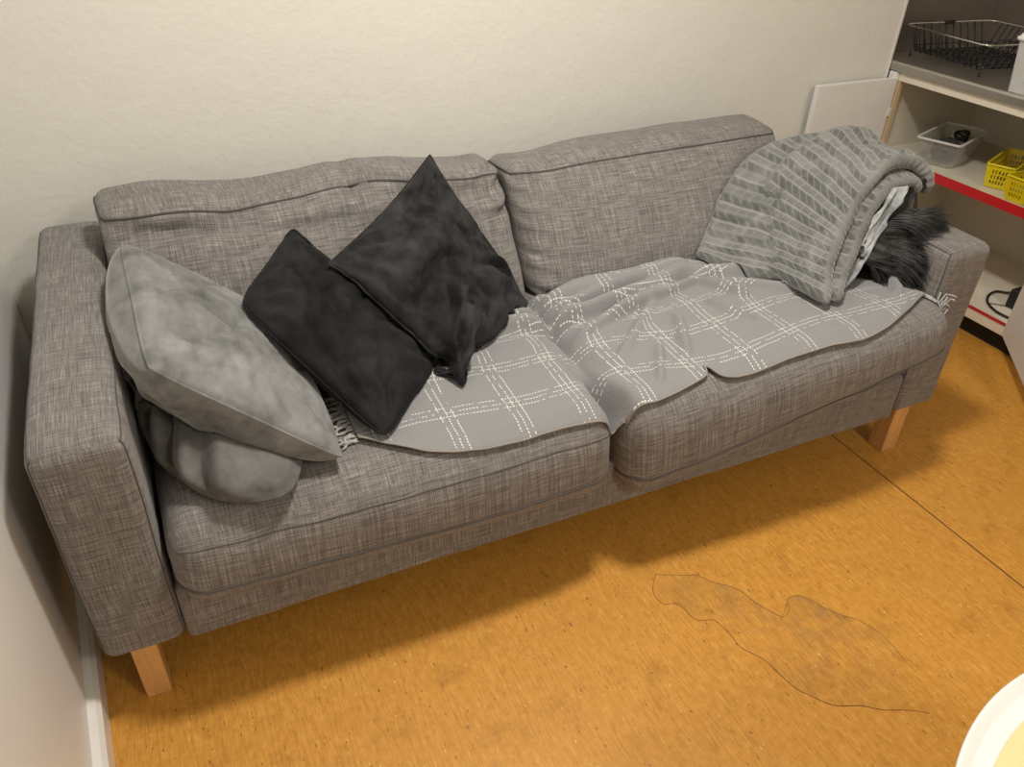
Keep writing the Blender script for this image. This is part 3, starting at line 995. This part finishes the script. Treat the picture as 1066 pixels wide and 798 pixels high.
# ------------------------------------------------------------------ folded embossed blanket
def fold_layer(mb, Lp, Rp, th, NS, NTT, groove, seed, rowh=.026, cell=.029, jag=.006):
    Lc = crom(Lp, NTT); Rc = crom(Rp, NTT)
    length = sum((Lc[i + 1] - Lc[i]).length for i in range(NTT - 1))
    width = (Rc[NTT // 2] - Lc[NTT // 2]).length
    def C(i, s):
        i = max(0, min(NTT - 1, i))
        p = Lc[i].lerp(Rc[i], s)
        return p
    # signed arc coordinate
    arc = [0]
    for i in range(NTT - 1):
        a = (Lc[i] + Rc[i]) / 2; b = (Lc[i + 1] + Rc[i + 1]) / 2
        arc.append(arc[-1] + (b - a).length)
    P = []; vals = []
    nr = 8
    for i in range(NTT):
        row = []; val = []
        tt = arc[i] / arc[-1]
        endk = min(1, math.sqrt(max(0.0, min(tt, 1 - tt) / .03)))
        hw = th / 2 * endk * (1 + (jag - .006) * 45 * noise.noise(Vector((tt * 6, seed, 2))))
        dT = (C(i + 1, .5) - C(i - 1, .5)).normalized()
        dS = (C(i, 1) - C(i, 0)); W = dS.length; dS = dS.normalized()
        N = dT.cross(dS).normalized()
        if N.z < 0 and i < NTT * .7: N = -N
        if i and N.dot(lastN) < 0: N = -N
        lastN = N
        def emb(s, side):
            x = s * W; y = arc[i]
            per = rowh * 1.75
            r2 = math.floor(y / per); yy = y - r2 * per
            wide = yy < rowh
            hgt = rowh if wide else rowh * .75
            fy = (yy if wide else yy - rowh) / hgt
            sl = 1 if wide else -1
            fx = (x + sl * fy * hgt * (1.15 if wide else .5)) / cell + .37 * r2
            fx -= math.floor(fx)
            d1 = min(fy, 1 - fy) * hgt; d2 = min(fx, 1 - fx) * cell * .8
            g = math.exp(-(d1 / .0022) ** 2); g2 = .75 * math.exp(-(d2 / .0016) ** 2)
            return max(g, g2, 0 if wide else .30)
        loop = []
        for k in range(NS + 1): loop.append((k / NS, 1, 0))
        for k in range(1, nr): loop.append((1, 0, k / nr))
        for k in range(NS + 1): loop.append((1 - k / NS, -1, 0))
        for k in range(1, nr): loop.append((0, 0, k / nr))
        for (s, side, a) in loop:
            base = C(i, s)
            wv = .011 * fbm((s * 2 + seed, tt * 3, seed), 1.6, 3) + .004 * math.sin(tt * 9 + s * 5 + seed)
            base = base + N * wv
            edge_w = jag * noise.noise(Vector((tt * 9, s * 3, seed))) + (.0011 * math.sin(arc[i] * 2 * PI / .019) if groove else 0)
            if side:
                g = emb(s, side) if groove else 0
                p = base + N * (side * (hw - .0034 * g * endk)); val.append(g)
            elif s == 1:
                th_ = PI / 2 - PI * a
                p = base + N * (math.sin(th_) * hw) + dS * (math.cos(th_) * hw + edge_w * math.cos(th_)); val.append(.35)
            else:
                th_ = -PI / 2 + PI * a
                p = base + N * (math.sin(th_) * hw) - dS * (math.cos(th_) * hw + edge_w * math.cos(th_)); val.append(.35)
            row.append(p)
        row.append(row[0].copy()); val.append(val[0])
        P.append(row); vals += val
    mb.grid(P)
    return vals

def folded_blanket():
    mb = MB(); g = []
    outL = [(1.590,.325,.516),(1.628,.370,.545),(1.672,.408,.604),(1.752,.438,.697),(1.844,.452,.752),(1.94,.450,.775),(2.03,.43,.760),(2.085,.42,.70),(2.10,.41,.655)]
    outR = [(1.605,.060,.538),(1.648,.105,.560),(1.700,.155,.600),(1.748,.190,.655),(1.800,.213,.722),(1.872,.232,.762),(1.955,.238,.770),(2.008,.218,.742),(2.020,.205,.690)]
    g += fold_layer(mb, outL, outR, .038, 130, 270, True, 1.0)
    inL = [(1.512,.400,.505),(1.557,.445,.530),(1.632,.500,.605),(1.732,.540,.688),(1.835,.555,.730),(1.93,.545,.745),(2.00,.535,.735),(2.04,.53,.700)]
    inR = [(1.645,.062,.530),(1.700,.112,.562),(1.757,.150,.618),(1.808,.178,.682),(1.858,.196,.722),(1.91,.206,.735),(1.965,.210,.730),(1.995,.205,.698)]
    g += fold_layer(mb, inL, inR, .032, 80, 170, True, 4.0)
    o = mb.build('folded_blanket', M['quilt'])
    at = o.data.attributes.new('groove', 'FLOAT', 'POINT'); at.data.foreach_set('value', g)
    tag(o, 'silver grey embossed fleece blanket folded in a thick pad over the right arm', 'blanket')
    push_out(o, [B_SEATR, B_THROW, B_ARMR, B_BACKR], .008, .06)
    return o
QUILT = folded_blanket()
B_Q = bvh_of(QUILT)

# long haired fur throw squeezed between the folded blanket and the right arm -----------------
def fur_throw():
    Q = [(1.738,.135,.520), (1.895,.085,.520), (1.990,.215,.665), (1.925,.205,.725)]
    o, S = pillow('fur_throw', M['fur'], [Q[0], Q[1], Q[2], Q[3]], .035, .10, .03, 3.0,
        'charcoal long haired fur throw tucked between the folded blanket and the right arm', 'throw', N=24, wr=.006)
    push_out(o, [B_SEATR, B_ARMR, B_THROW, B_Q], .008, .10)
    B = bvh_of(o)
    # silver plush lining along the upper left edge
    mb = MB()
    R = [(1.718,.106,.522),(1.788,.132,.586),(1.848,.152,.664),(1.890,.166,.706),(1.916,.174,.736)]
    L = [(x - .034, y + .010, z - .002) for x, y, z in R]
    fold_layer(mb, L, R, .009, 24, 110, False, 7.0, jag=.012)
    ln = mb.build('lining', M['satin'], o)
    ln['label'] = 'shiny silver plush lining'
    # hair
    rnd = random.Random(11)
    hb = MB()
    nh = 6500
    for k in range(nh):
        u = -1 + 2 * rnd.random() ** 1.5; v = rnd.uniform(-1, 1)
        side = 1
        root = S(u, v, side)
        loc, nor, i, d = B.find_nearest(root)
        root = loc
        a = (u + 1) / 2; b = (v + 1) / 2
        # flow: away from the lining, to the right, and curling down near the seat
        flow = Vector((.75, -.25, -.30 + .60 * b))
        flow += Vector((noise.noise(root * 22), noise.noise(root * 22 + Vector((5, 0, 0))), noise.noise(root * 22 + Vector((0, 7, 0))))) * .75
        flow = (flow.normalized() * .85 + nor * .45).normalized()
        L_ = rnd.uniform(.05, .10) * (1.0 + .35 * b)
        pts = []; p = root - nor * .004; dvec = flow.copy()
        curl = Vector((noise.noise(root * 40), noise.noise(root * 40 + Vector((9, 0, 0))), noise.noise(root * 40 + Vector((0, 9, 0)))))
        for s in range(6):
            pts.append(p.copy())
            dvec = (dvec + Vector((0, 0, -.16)) + curl * .22).normalized()
            q = p + dvec * (L_ / 5)
            for bb in (B_ARMR, B_THROW, B_SEATR, B_Q):
                lc, nr, ii, dd = bb.find_nearest(q, .05)
                if lc is not None and (q - lc).dot(nr) < .003: q = lc + nr * .004
            p = q
        r0 = rnd.uniform(.0008, .0016)
        hb.tube(pts, [r0, r0 * 1.1, r0, r0 * .8, r0 * .5, r0 * .12], 3, cap=False)
    h = hb.build('fur_pile', M['fur'], o)
    h['kind'] = 'stuff'
    return o
FUR = fur_throw()

# ------------------------------------------------------------------ sink unit on the right
XC = 2.72           # front plane of the cupboards
XB = 3.215          # inner face of the cupboard back
def tmpl_rim(mb, pts, r): mb.tube(pts, r, 8, closed=True)

def cupboard():
    c = empty('sink_cupboard', (2.97, .2, 0), 'open cream sink cupboard with a red edged shelf beyond the right arm', 'cupboard')
    y0, y1 = -1.05, YW - .004
    b = MB()
    b.box((XC + .02, y1 - .016, .08), (XB + .018, y1, .742))          # left side
    b.box((XC + .02, y0, .08), (XB + .018, y0 + .018, .742))          # right side
    b.box((XB, y0 + .018, .08), (XB + .018, y1 - .016, .742))         # back
    b.build('carcass', M['cream'], c, smooth=False, bevel=.001)
    bt = MB().box((XC + .003, y0 + .018, .080), (XB, y1 - .016, .116)).build('bottom_board', M['edge'], c, smooth=False, bevel=.0015)
    MB().box((XC + .0005, y0 + .018, .1165), (XC + .014, y1 - .016, .1205)).build('edge_strip', M['red'], bt, smooth=False)
    sh = MB().box((XC + .003, y0 + .018, .466), (XB, y1 - .016, .4935)).build('shelf', M['cream'], c, smooth=False)
    MB().box((XC - .002, y0 + .018, .464), (XC + .0025, y1 - .016, .4945)).build('edge_strip', M['red'], sh, smooth=False)
    MB().box((XC, y0, .742), (XC + .022, y1 - .036, .770)).build('top_rail', M['edge'], c, smooth=False, bevel=.002)
    MB().box((XC, y1 - .046, .08), (XC + .020, y1 - .018, .742)).build('stile', M['tan'], c, smooth=False, bevel=.0015)
    MB().box((XC + .06, y0, 0), (XC + .075, y1, .08)).build('gap_shade_board', M['dark'], c, smooth=False)  # near-black board painted as the shaded gap below the cupboard
    # opened door folded back against the wall
    MB().box((XC - .012, y1 - .036, .742), (XC + .022, y1 - .0005, .770)).build('filler_strip', M['white'], c, smooth=False, bevel=.002)
    d = MB().box((2.352, .957, .115), (2.716, .975, .752)).build('door', M['white'], c, smooth=False, bevel=.002)
    d['label'] = 'white door folded back against the wall'
    for z in (.62, .22):
        MB().box((2.708, .953, z), (2.7195, .957, z + .03)).build('hinge', M['white'], d, smooth=False, bevel=.001)
    # second door swung out into the room
    hx, hy = XC - .004, .262
    dx, dy = -.66, -.75
    nx, ny = .75, -.66
    w, t = .36, .018
    pts = [(hx, hy), (hx + dx * w, hy + dy * w), (hx + dx * w + nx * t, hy + dy * w + ny * t), (hx + nx * t, hy + ny * t)]
    d2 = MB().prism(pts, .088, .742).build('door', M['white'], c, smooth=False, bevel=.002)
    d2['label'] = 'white door swung out towards the room'
    MB().prism([(hx + dx * .31 + nx * t, hy + dy * .31 + ny * t), (hx + dx * .325 + nx * t, hy + dy * .325 + ny * t),
                (hx + dx * .325 + nx * .045, hy + dy * .325 + ny * .045), (hx + dx * .31 + nx * .045, hy + dy * .31 + ny * .045)], .60, .70).build('handle', M['chrome'], d2, smooth=False, bevel=.002)
    return c
cupboard()

def worktop():
    w = empty('sink_worktop', (2.97, .2, .77), 'brushed steel sink worktop on the cream cupboard', 'worktop')
    y0, y1 = -1.05, YR - .012
    prof = [(2.716, .7705), (2.706, .774), (2.704, .796), (2.708, .803), (2.716, .805), (2.726, .801), (2.732, .797), (XR - .012, .797), (XR - .012, .7705)]
    mb = MB()
    mb.grid([[Vector((x, y, z)) for (x, z) in prof + prof[:1]] for y in (y0, y1)])
    n = len(prof)
    for y in (y0, y1):
        b = len(mb.v); mb.add([(x, y, z) for x, z in prof], [tuple(range(n)) if y == y1 else tuple(range(n - 1, -1, -1))])
    mb.build('steel_top', M['steel'], w, smooth=False)
    # splashback that turns the corner
    s = MB()
    s.box((2.7045, YR - .0115, .797), (XR - .012, YR - .0065, 1.55))
    s.build('splashback', M['steel_wall'], w, smooth=False)
    s = MB().box((XR - .0115, y0, .797), (XR - .0055, YR - .012, 1.55)).build('splashback', M['steel_wall'], w, smooth=False)
worktop()

# ------------------------------------------------------------------ wire dish rack
def dish_rack():
    r = empty('dish_rack', (3.005, .875, .797), 'black wire dish rack with a chrome rim on the steel worktop', 'dish rack')
    x0, x1, y0, y1, zt, zb = 2.80, 3.21, .685, 1.065, .900, .818
    def rr(x0, x1, y0, y1, z, R, n=6):
        pts = []
        for (cx, cy, a0) in ((x1 - R, y1 - R, 0), (x0 + R, y1 - R, 90), (x0 + R, y0 + R, 180), (x1 - R, y0 + R, 270)):
            for k in range(n + 1):
                a = math.radians(a0 + 90 * k / n); pts.append((cx + R * math.cos(a), cy + R * math.sin(a), z))
        return pts
    MB().tube(rr(x0, x1, y0, y1, zt, .03), .0032, 8, closed=True).build('rim', M['chrome'], r)
    m = MB()
    i = .035
    m.tube(rr(x0 + i * .8, x1 - i * .8, y0 + i * .8, y1 - i * .8, zb + .016, .025), .0022, 6, closed=True)
    ny, nx = 13, 11
    def side(p, q, n, inx, iny):
        for k in range(1, n):
            a = Vector(p).lerp(Vector(q), k / n)
            m.tube([a, a + Vector((inx * i * .5, iny * i * .5, -.035)), a + Vector((inx * i, iny * i, zb - zt))], .0023, 6)
    side((x0, y0 + .02, zt), (x0, y1 - .02, zt), ny, 1, 0); side((x1, y0 + .02, zt), (x1, y1 - .02, zt), ny, -1, 0)
    side((x0 + .02, y0, zt), (x1 - .02, y0, zt), nx, 0, 1); side((x0 + .02, y1, zt), (x1 - .02, y1, zt), nx, 0, -1)
    for k in range(1, ny):
        y = y0 + .02 + (y1 - y0 - .04) * k / ny; m.tube([(x0 + i, y, zb), (x1 - i, y, zb)], .0023, 6)
    for k in range(1, nx):
        x = x0 + .02 + (x1 - x0 - .04) * k / nx; m.tube([(x, y0 + i, zb), (x, y1 - i, zb)], .0023, 6)
    # plate dividers
    for k in range(3, 9):
        y = y0 + .02 + (y1 - y0 - .04) * k / ny
        m.tube([(x1 - .12, y, zb), (x1 - .105, y, zb + .045), (x1 - .06, y, zb + .045), (x1 - .045, y, zb)], .0023, 6)
    m.build('wire_basket', M['black_wire'], r)
    for (x, y) in ((x0 + .035, y0 + .03), (x1 - .035, y0 + .03), (x0 + .035, y1 - .03), (x1 - .035, y1 - .03)):
        MB().tube([(x, y, zb), (x, y, .7975)], [.0022, .0042], 8).build('foot', M['black'], r)
    for (x, y, dx, dy) in (((x0 + x1) / 2, y1, .024, .006), ((x0 + x1) / 2, y0, .024, .006)):
        MB().box((x - dx, y - dy, zt - .006), (x + dx, y + dy, zt + .007)).build('grip', M['black'], r, smooth=False, bevel=.003)
    r.rotation_euler.z = math.radians(-6)
dish_rack()

def tapered_box(mb, c, w0, d0, w1, d1, z0, z1, t, rot=0, floor=True):
    """open tub: outer taper w0,d0 at the bottom -> w1,d1 at the top"""
    def ring(w, d, z, R=.012, n=4):
        pts = []
        w /= 2; d /= 2
        for (sx, sy, a0) in ((1, 1, 0), (-1, 1, 90), (-1, -1, 180), (1, -1, 270)):
            for k in range(n + 1):
                a = math.radians(a0 + 90 * k / n)
                x = sx * (w - R) + R * math.cos(a); y = sy * (d - R) + R * math.sin(a)
                pts.append(Vector((c[0] + x * math.cos(rot) - y * math.sin(rot), c[1] + x * math.sin(rot) + y * math.cos(rot), z)))
        return pts
    rings = [ring(w0, d0, z0), ring(w1, d1, z1), ring(w1 - 2*t, d1 - 2*t, z1), ring(w0 - 2*t, d0 - 2*t, z0 + t)]
    n = len(rings[0]); b = len(mb.v)
    vs = [p for r in rings for p in r]; fs = []
    for q in range(3):
        for k in range(n):
            l = (k + 1) % n
            fs.append((q*n + k, q*n + l, (q+1)*n + l, (q+1)*n + k))
    fs.append(tuple(range(n - 1, -1, -1))); fs.append(tuple(3*n + k for k in range(n)))
    mb.add(vs, fs)
    return ring

# frosted tub standing on the worktop
def frosted_tub():
    t = empty('storage_tub', (2.835, .475, .797), 'frosted plastic tub with white lid at the right end of the worktop', 'tub')
    mb = MB(); ring = tapered_box(mb, (2.835, .475), .17, .20, .195, .225, .7975, .950, .003)
    mb.build('tub_body', M['frost'], t, smooth='auto')
    l = MB()
    l.tube(ring(.200, .231, .950), .006, 8, closed=True)
    r1 = ring(.200, .231, .956, .014); r2 = ring(.190, .221, .968, .014); r3 = ring(.165, .20, .968, .014); r4 = ring(.160, .195, .962, .014)
    n = len(r1); vs = r1 + r2 + r3 + r4; fs = []
    for q in range(3):
        for k in range(n): fs.append((q*n+k, q*n+(k+1)%n, (q+1)*n+(k+1)%n, (q+1)*n+k))
    fs.append(tuple(3*n + k for k in range(n))); fs.append(tuple(range(n-1, -1, -1)))
    l.add(vs, fs); l.build('lid', M['lid'], t, smooth='auto')
frosted_tub()

# clear tub on the shelf with its contents
SZ = .494
def clear_tub():
    c = (2.881, .796)
    rot = math.radians(20)
    cr, sr = math.cos(rot), math.sin(rot)
    def at(x, y, z): return Vector((c[0] + x * cr - y * sr, c[1] + x * sr + y * cr, z))
    t = empty('storage_tub', (c[0], c[1], SZ), 'clear plastic tub holding dark odds and ends on the red edged shelf', 'tub')
    mb = MB(); ring = tapered_box(mb, c,   .215, .115, .270, .142, SZ + .0008, SZ + .090, .0022, rot)
    mb.build('tub_body', M['clear'], t, smooth='auto')
    MB().tube(ring(.275, .147, SZ + .090), .0045, 8, closed=True).build('rim', M['frost'], t)
    g = MB(); P = []
    for i in range(25):
        row = []
        for j in range(33):
            a = 2*PI*j/32; ph = PI * i / 24
            p = Vector((.070*math.sin(ph)*math.cos(a), .043*math.sin(ph)*math.sin(a), .034*math.cos(ph)))
            p = p * (1 + .22 * noise.noise(p * 45)); row.append(at(p.x - .032, p.y, SZ + .045 + p.z))
        P.append(row)
    tag(g.grid(P).build('cloth_bundle', M['bag'], merge=True), 'dark cloth bundle inside the clear plastic tub', 'cloth')
    k = MB()
    for q in range(3):
        k.tube([at(.052 + .020*math.cos(a) + .003*q, -.012 + .022*math.sin(a), SZ + .072 + .004*q + .010*math.sin(a + q)) for a in [2*PI*i/30 for i in range(30)]], .0045, 8, closed=True)
    tag(k.build('coiled_cable', M['black']), 'black coiled cable on top of things in the clear tub', 'cable')
    m = MB(); m.add([at(.085, -.030, SZ + .008), at(.089, -.030, SZ + .008), at(.089, .030, SZ + .008), at(.085, .030, SZ + .008),
                     at(.095, -.030, SZ + .080), at(.099, -.030, SZ + .080), at(.099, .030, SZ + .080), at(.095, .030, SZ + .080)],
                    [(0,3,2,1),(4,5,6,7),(0,1,5,4),(1,2,6,5),(2,3,7,6),(3,0,4,7)])
    tag(m.build('card', M['card'], smooth=False), 'cream card upright at the back inside the clear tub', 'card')
clear_tub()

# yellow slotted baskets -------------------------------------------------------------
def slotted_wall(mb, a0, b0, a1, b1, rows=3, cols=5, margin=.22):
    """wall from bottom edge a0->b0 to top edge a1->b1 with slanted slots"""
    a0, b0, a1, b1 = map(Vector, (a0, b0, a1, b1))
    us = [0.0]; gw = (1 - 2 * margin) / (cols * 2 - 1)
    for c in range(cols): us += [margin + gw * 2 * c, margin + gw * (2 * c + 1)]
    us.append(1.0)
    vsl = [0.0]; vh = .58 / (rows * 2 - 1)
    for r in range(rows): vsl += [.16 + vh * 2 * r, .16 + vh * (2 * r + 1) + vh * .45]
    vsl.append(1.0)
    P = []
    for v in vsl:
        row = []
        for k, u in enumerate(us):
            uu = u if k in (0, len(us) - 1) else u + .06 * (v - .5)
            row.append(a0.lerp(b0, uu).lerp(a1.lerp(b1, uu), v))
        P.append(row)
    n = len(us); vs = [p for r in P for p in r]; fs = []
    for j in range(len(vsl) - 1):
        for i in range(n - 1):
            if j % 2 == 1 and i % 2 == 1: continue
            fs.append((j*n+i, j*n+i+1, (j+1)*n+i+1, (j+1)*n+i))
    mb.add(vs, fs)

def yellow_basket(c, rot, label):
    t = empty('plastic_basket', (c[0], c[1], SZ), label, 'basket', 'yellow baskets on the shelf')
    mb = MB()
    z0, z1 = SZ + .0015, SZ + .078
    L0, W0, L1, W1 = .205, .068, .235, .088
    def pt(x, y, z):
        return Vector((c[0] + x*math.cos(rot) - y*math.sin(rot), c[1] + x*math.sin(rot) + y*math.cos(rot), z))
    B = [pt(-L0/2, -W0/2, z0), pt(L0/2, -W0/2, z0), pt(L0/2, W0/2, z0), pt(-L0/2, W0/2, z0)]
    T = [pt(-L1/2, -W1/2, z1), pt(L1/2, -W1/2, z1), pt(L1/2, W1/2, z1), pt(-L1/2, W1/2, z1)]
    for k in range(4):
        l = (k + 1) % 4
        slotted_wall(mb, B[k], B[l], T[k], T[l], 3, 9 if k % 2 == 0 else 5, .14 if k % 2 == 0 else .22)
    mb.add(B, [(0, 3, 2, 1)])
    o = mb.build('basket_body', M['yellow'], t, smooth=False, merge=True)
    m = o.modifiers.new('thick', 'SOLIDIFY'); m.thickness = .0025; m.offset = -1
    rim = MB()
    ring = []
    for k in range(4):
        a = T[k]; b = T[(k + 1) % 4]; p = T[k - 1]
        ring += [a + (p - a).normalized() * .012, a + ((p - a).normalized() + (b - a).normalized()) * .0035, a + (b - a).normalized() * .012]
    rim.tube(ring, .0035, 8, closed=True)
    rim.build('rim', M['yellow'], t)
    return t
yellow_basket((2.879, .554), math.radians(22), 'yellow slotted plastic basket standing nearer the clear tub')
yellow_basket((2.836, .408), 0, 'yellow slotted plastic basket standing farther from the clear tub')
def adaptor(name, c, s, label):
    o = MB().box((c[0]-s[0]/2, c[1]-s[1]/2, c[2]), (c[0]+s[0]/2, c[1]+s[1]/2, c[2]+s[2])).build(name, M['black'], smooth='auto', bevel=.005)
    return tag(o, label, 'charger')
k = MB()
for q in range(2):
    k.tube([Vector((2.875 + .030*math.cos(a), .552 + .014*math.sin(a), SZ + .012 + .010*q + .006*math.sin(3*a))) for a in [2*PI*i/36 for i in range(36)]], .005, 8, closed=True)
tag(k.build('coiled_cable', M['black']), 'black cable coiled in the yellow basket nearer the clear tub', 'cable')

# charger and looped cable on the floor of the cupboard --------------------------------
def charger():
    r = empty('power_adaptor', (2.90, .40, .117), 'black power adaptor with looped cable on the cupboard bottom', 'charger')
    MB().box((2.845, .325, .1175), (2.905, .365, .185)).build('adaptor_body', M['black'], r, smooth='auto', bevel=.006)
    pts = [(2.875,.345,.175),(2.90,.37,.160),(2.93,.42,.125),(2.905,.445,.1225),(2.855,.435,.1225),(2.805,.40,.1225),(2.775,.345,.1225),(2.775,.29,.1225),(2.80,.24,.1225),(2.86,.20,.1225)]
    MB().tube(crom(pts, 60), .0042, 8).build('cable', M['black'], r)
    pts = [(2.80,.40,.1205),(2.835,.37,.1205),(2.86,.33,.1205),(2.89,.27,.1205)]
    MB().tube(crom(pts, 30), .0015, 6).build('thin_lead', M['black'], r)
charger()

# ------------------------------------------------------------------ round table at the lower right
def table():
    c = (1.174, -1.215); R = .414; zt = .50
    t = empty('round_table', (c[0], c[1], 0), 'round table with raised white rim and beige top by the floor stain', 'table')
    MB().lathe([(0, zt - .030), (R - .035, zt - .030), (R - .012, zt - .022), (R - .002, zt - .006), (R, zt + .005), (R - .0015, zt + .008), (R - .004, zt + .0075),
                (R - .015, zt - .005), (R - .020, zt - .0075), (R - .037, zt - .0095), (R - .039, zt - .010)], c, 128).build('rim', M['table_white'], t)
    MB().lathe([(0, zt - .028), (R - .039, zt - .028), (R - .039, zt - .0078), (0, zt - .0078)], c, 96).build('tabletop', M['table_top'], t, smooth='auto')
    MB().lathe([(0, .02), (.035, .02), (.03, .06), (.026, .25), (.03, zt - .06), (.09, zt - .03), (0, zt - .03)], c, 32).build('pedestal', M['table_white'], t)
    MB().lathe([(0, 0), (.21, 0), (.215, .006), (.20, .014), (.06, .024), (0, .024)], c, 64).build('base', M['table_white'], t)
table()

# ------------------------------------------------------------------ light: two ceiling lamps
def area(name, loc, size, power, color, target=None, shape='DISK', size_y=None):
    l = bpy.data.lights.new(name, 'AREA'); l.shape = shape; l.size = size
    if size_y: l.size_y = size_y
    l.energy = power; l.color = color
    o = bpy.data.objects.new(name, l); o.location = loc
    if target is not None:
        d = Vector(target) - Vector(loc); o.rotation_euler = d.to_track_quat('-Z', 'Y').to_euler()
    COL.objects.link(o)
    return o
WARM = (1.0, .952, .872)
area('ceiling_lamp', (1.0, -.06, 2.40), .28, 38.5, WARM)
area('ceiling_lamp', (1.6, -2.4, 2.40), .55, 32.5, WARM)

w = bpy.data.worlds.new('world'); SC.world = w; w.use_nodes = True
w.node_tree.nodes['Background'].inputs[0].default_value = (1.0, .9, .78, 1)
w.node_tree.nodes['Background'].inputs[1].default_value = .03
vs = SC.view_settings
vs.view_transform = 'Standard'; vs.look = 'None'; vs.gamma = 1; vs.exposure = 0; vs.use_curve_mapping = False
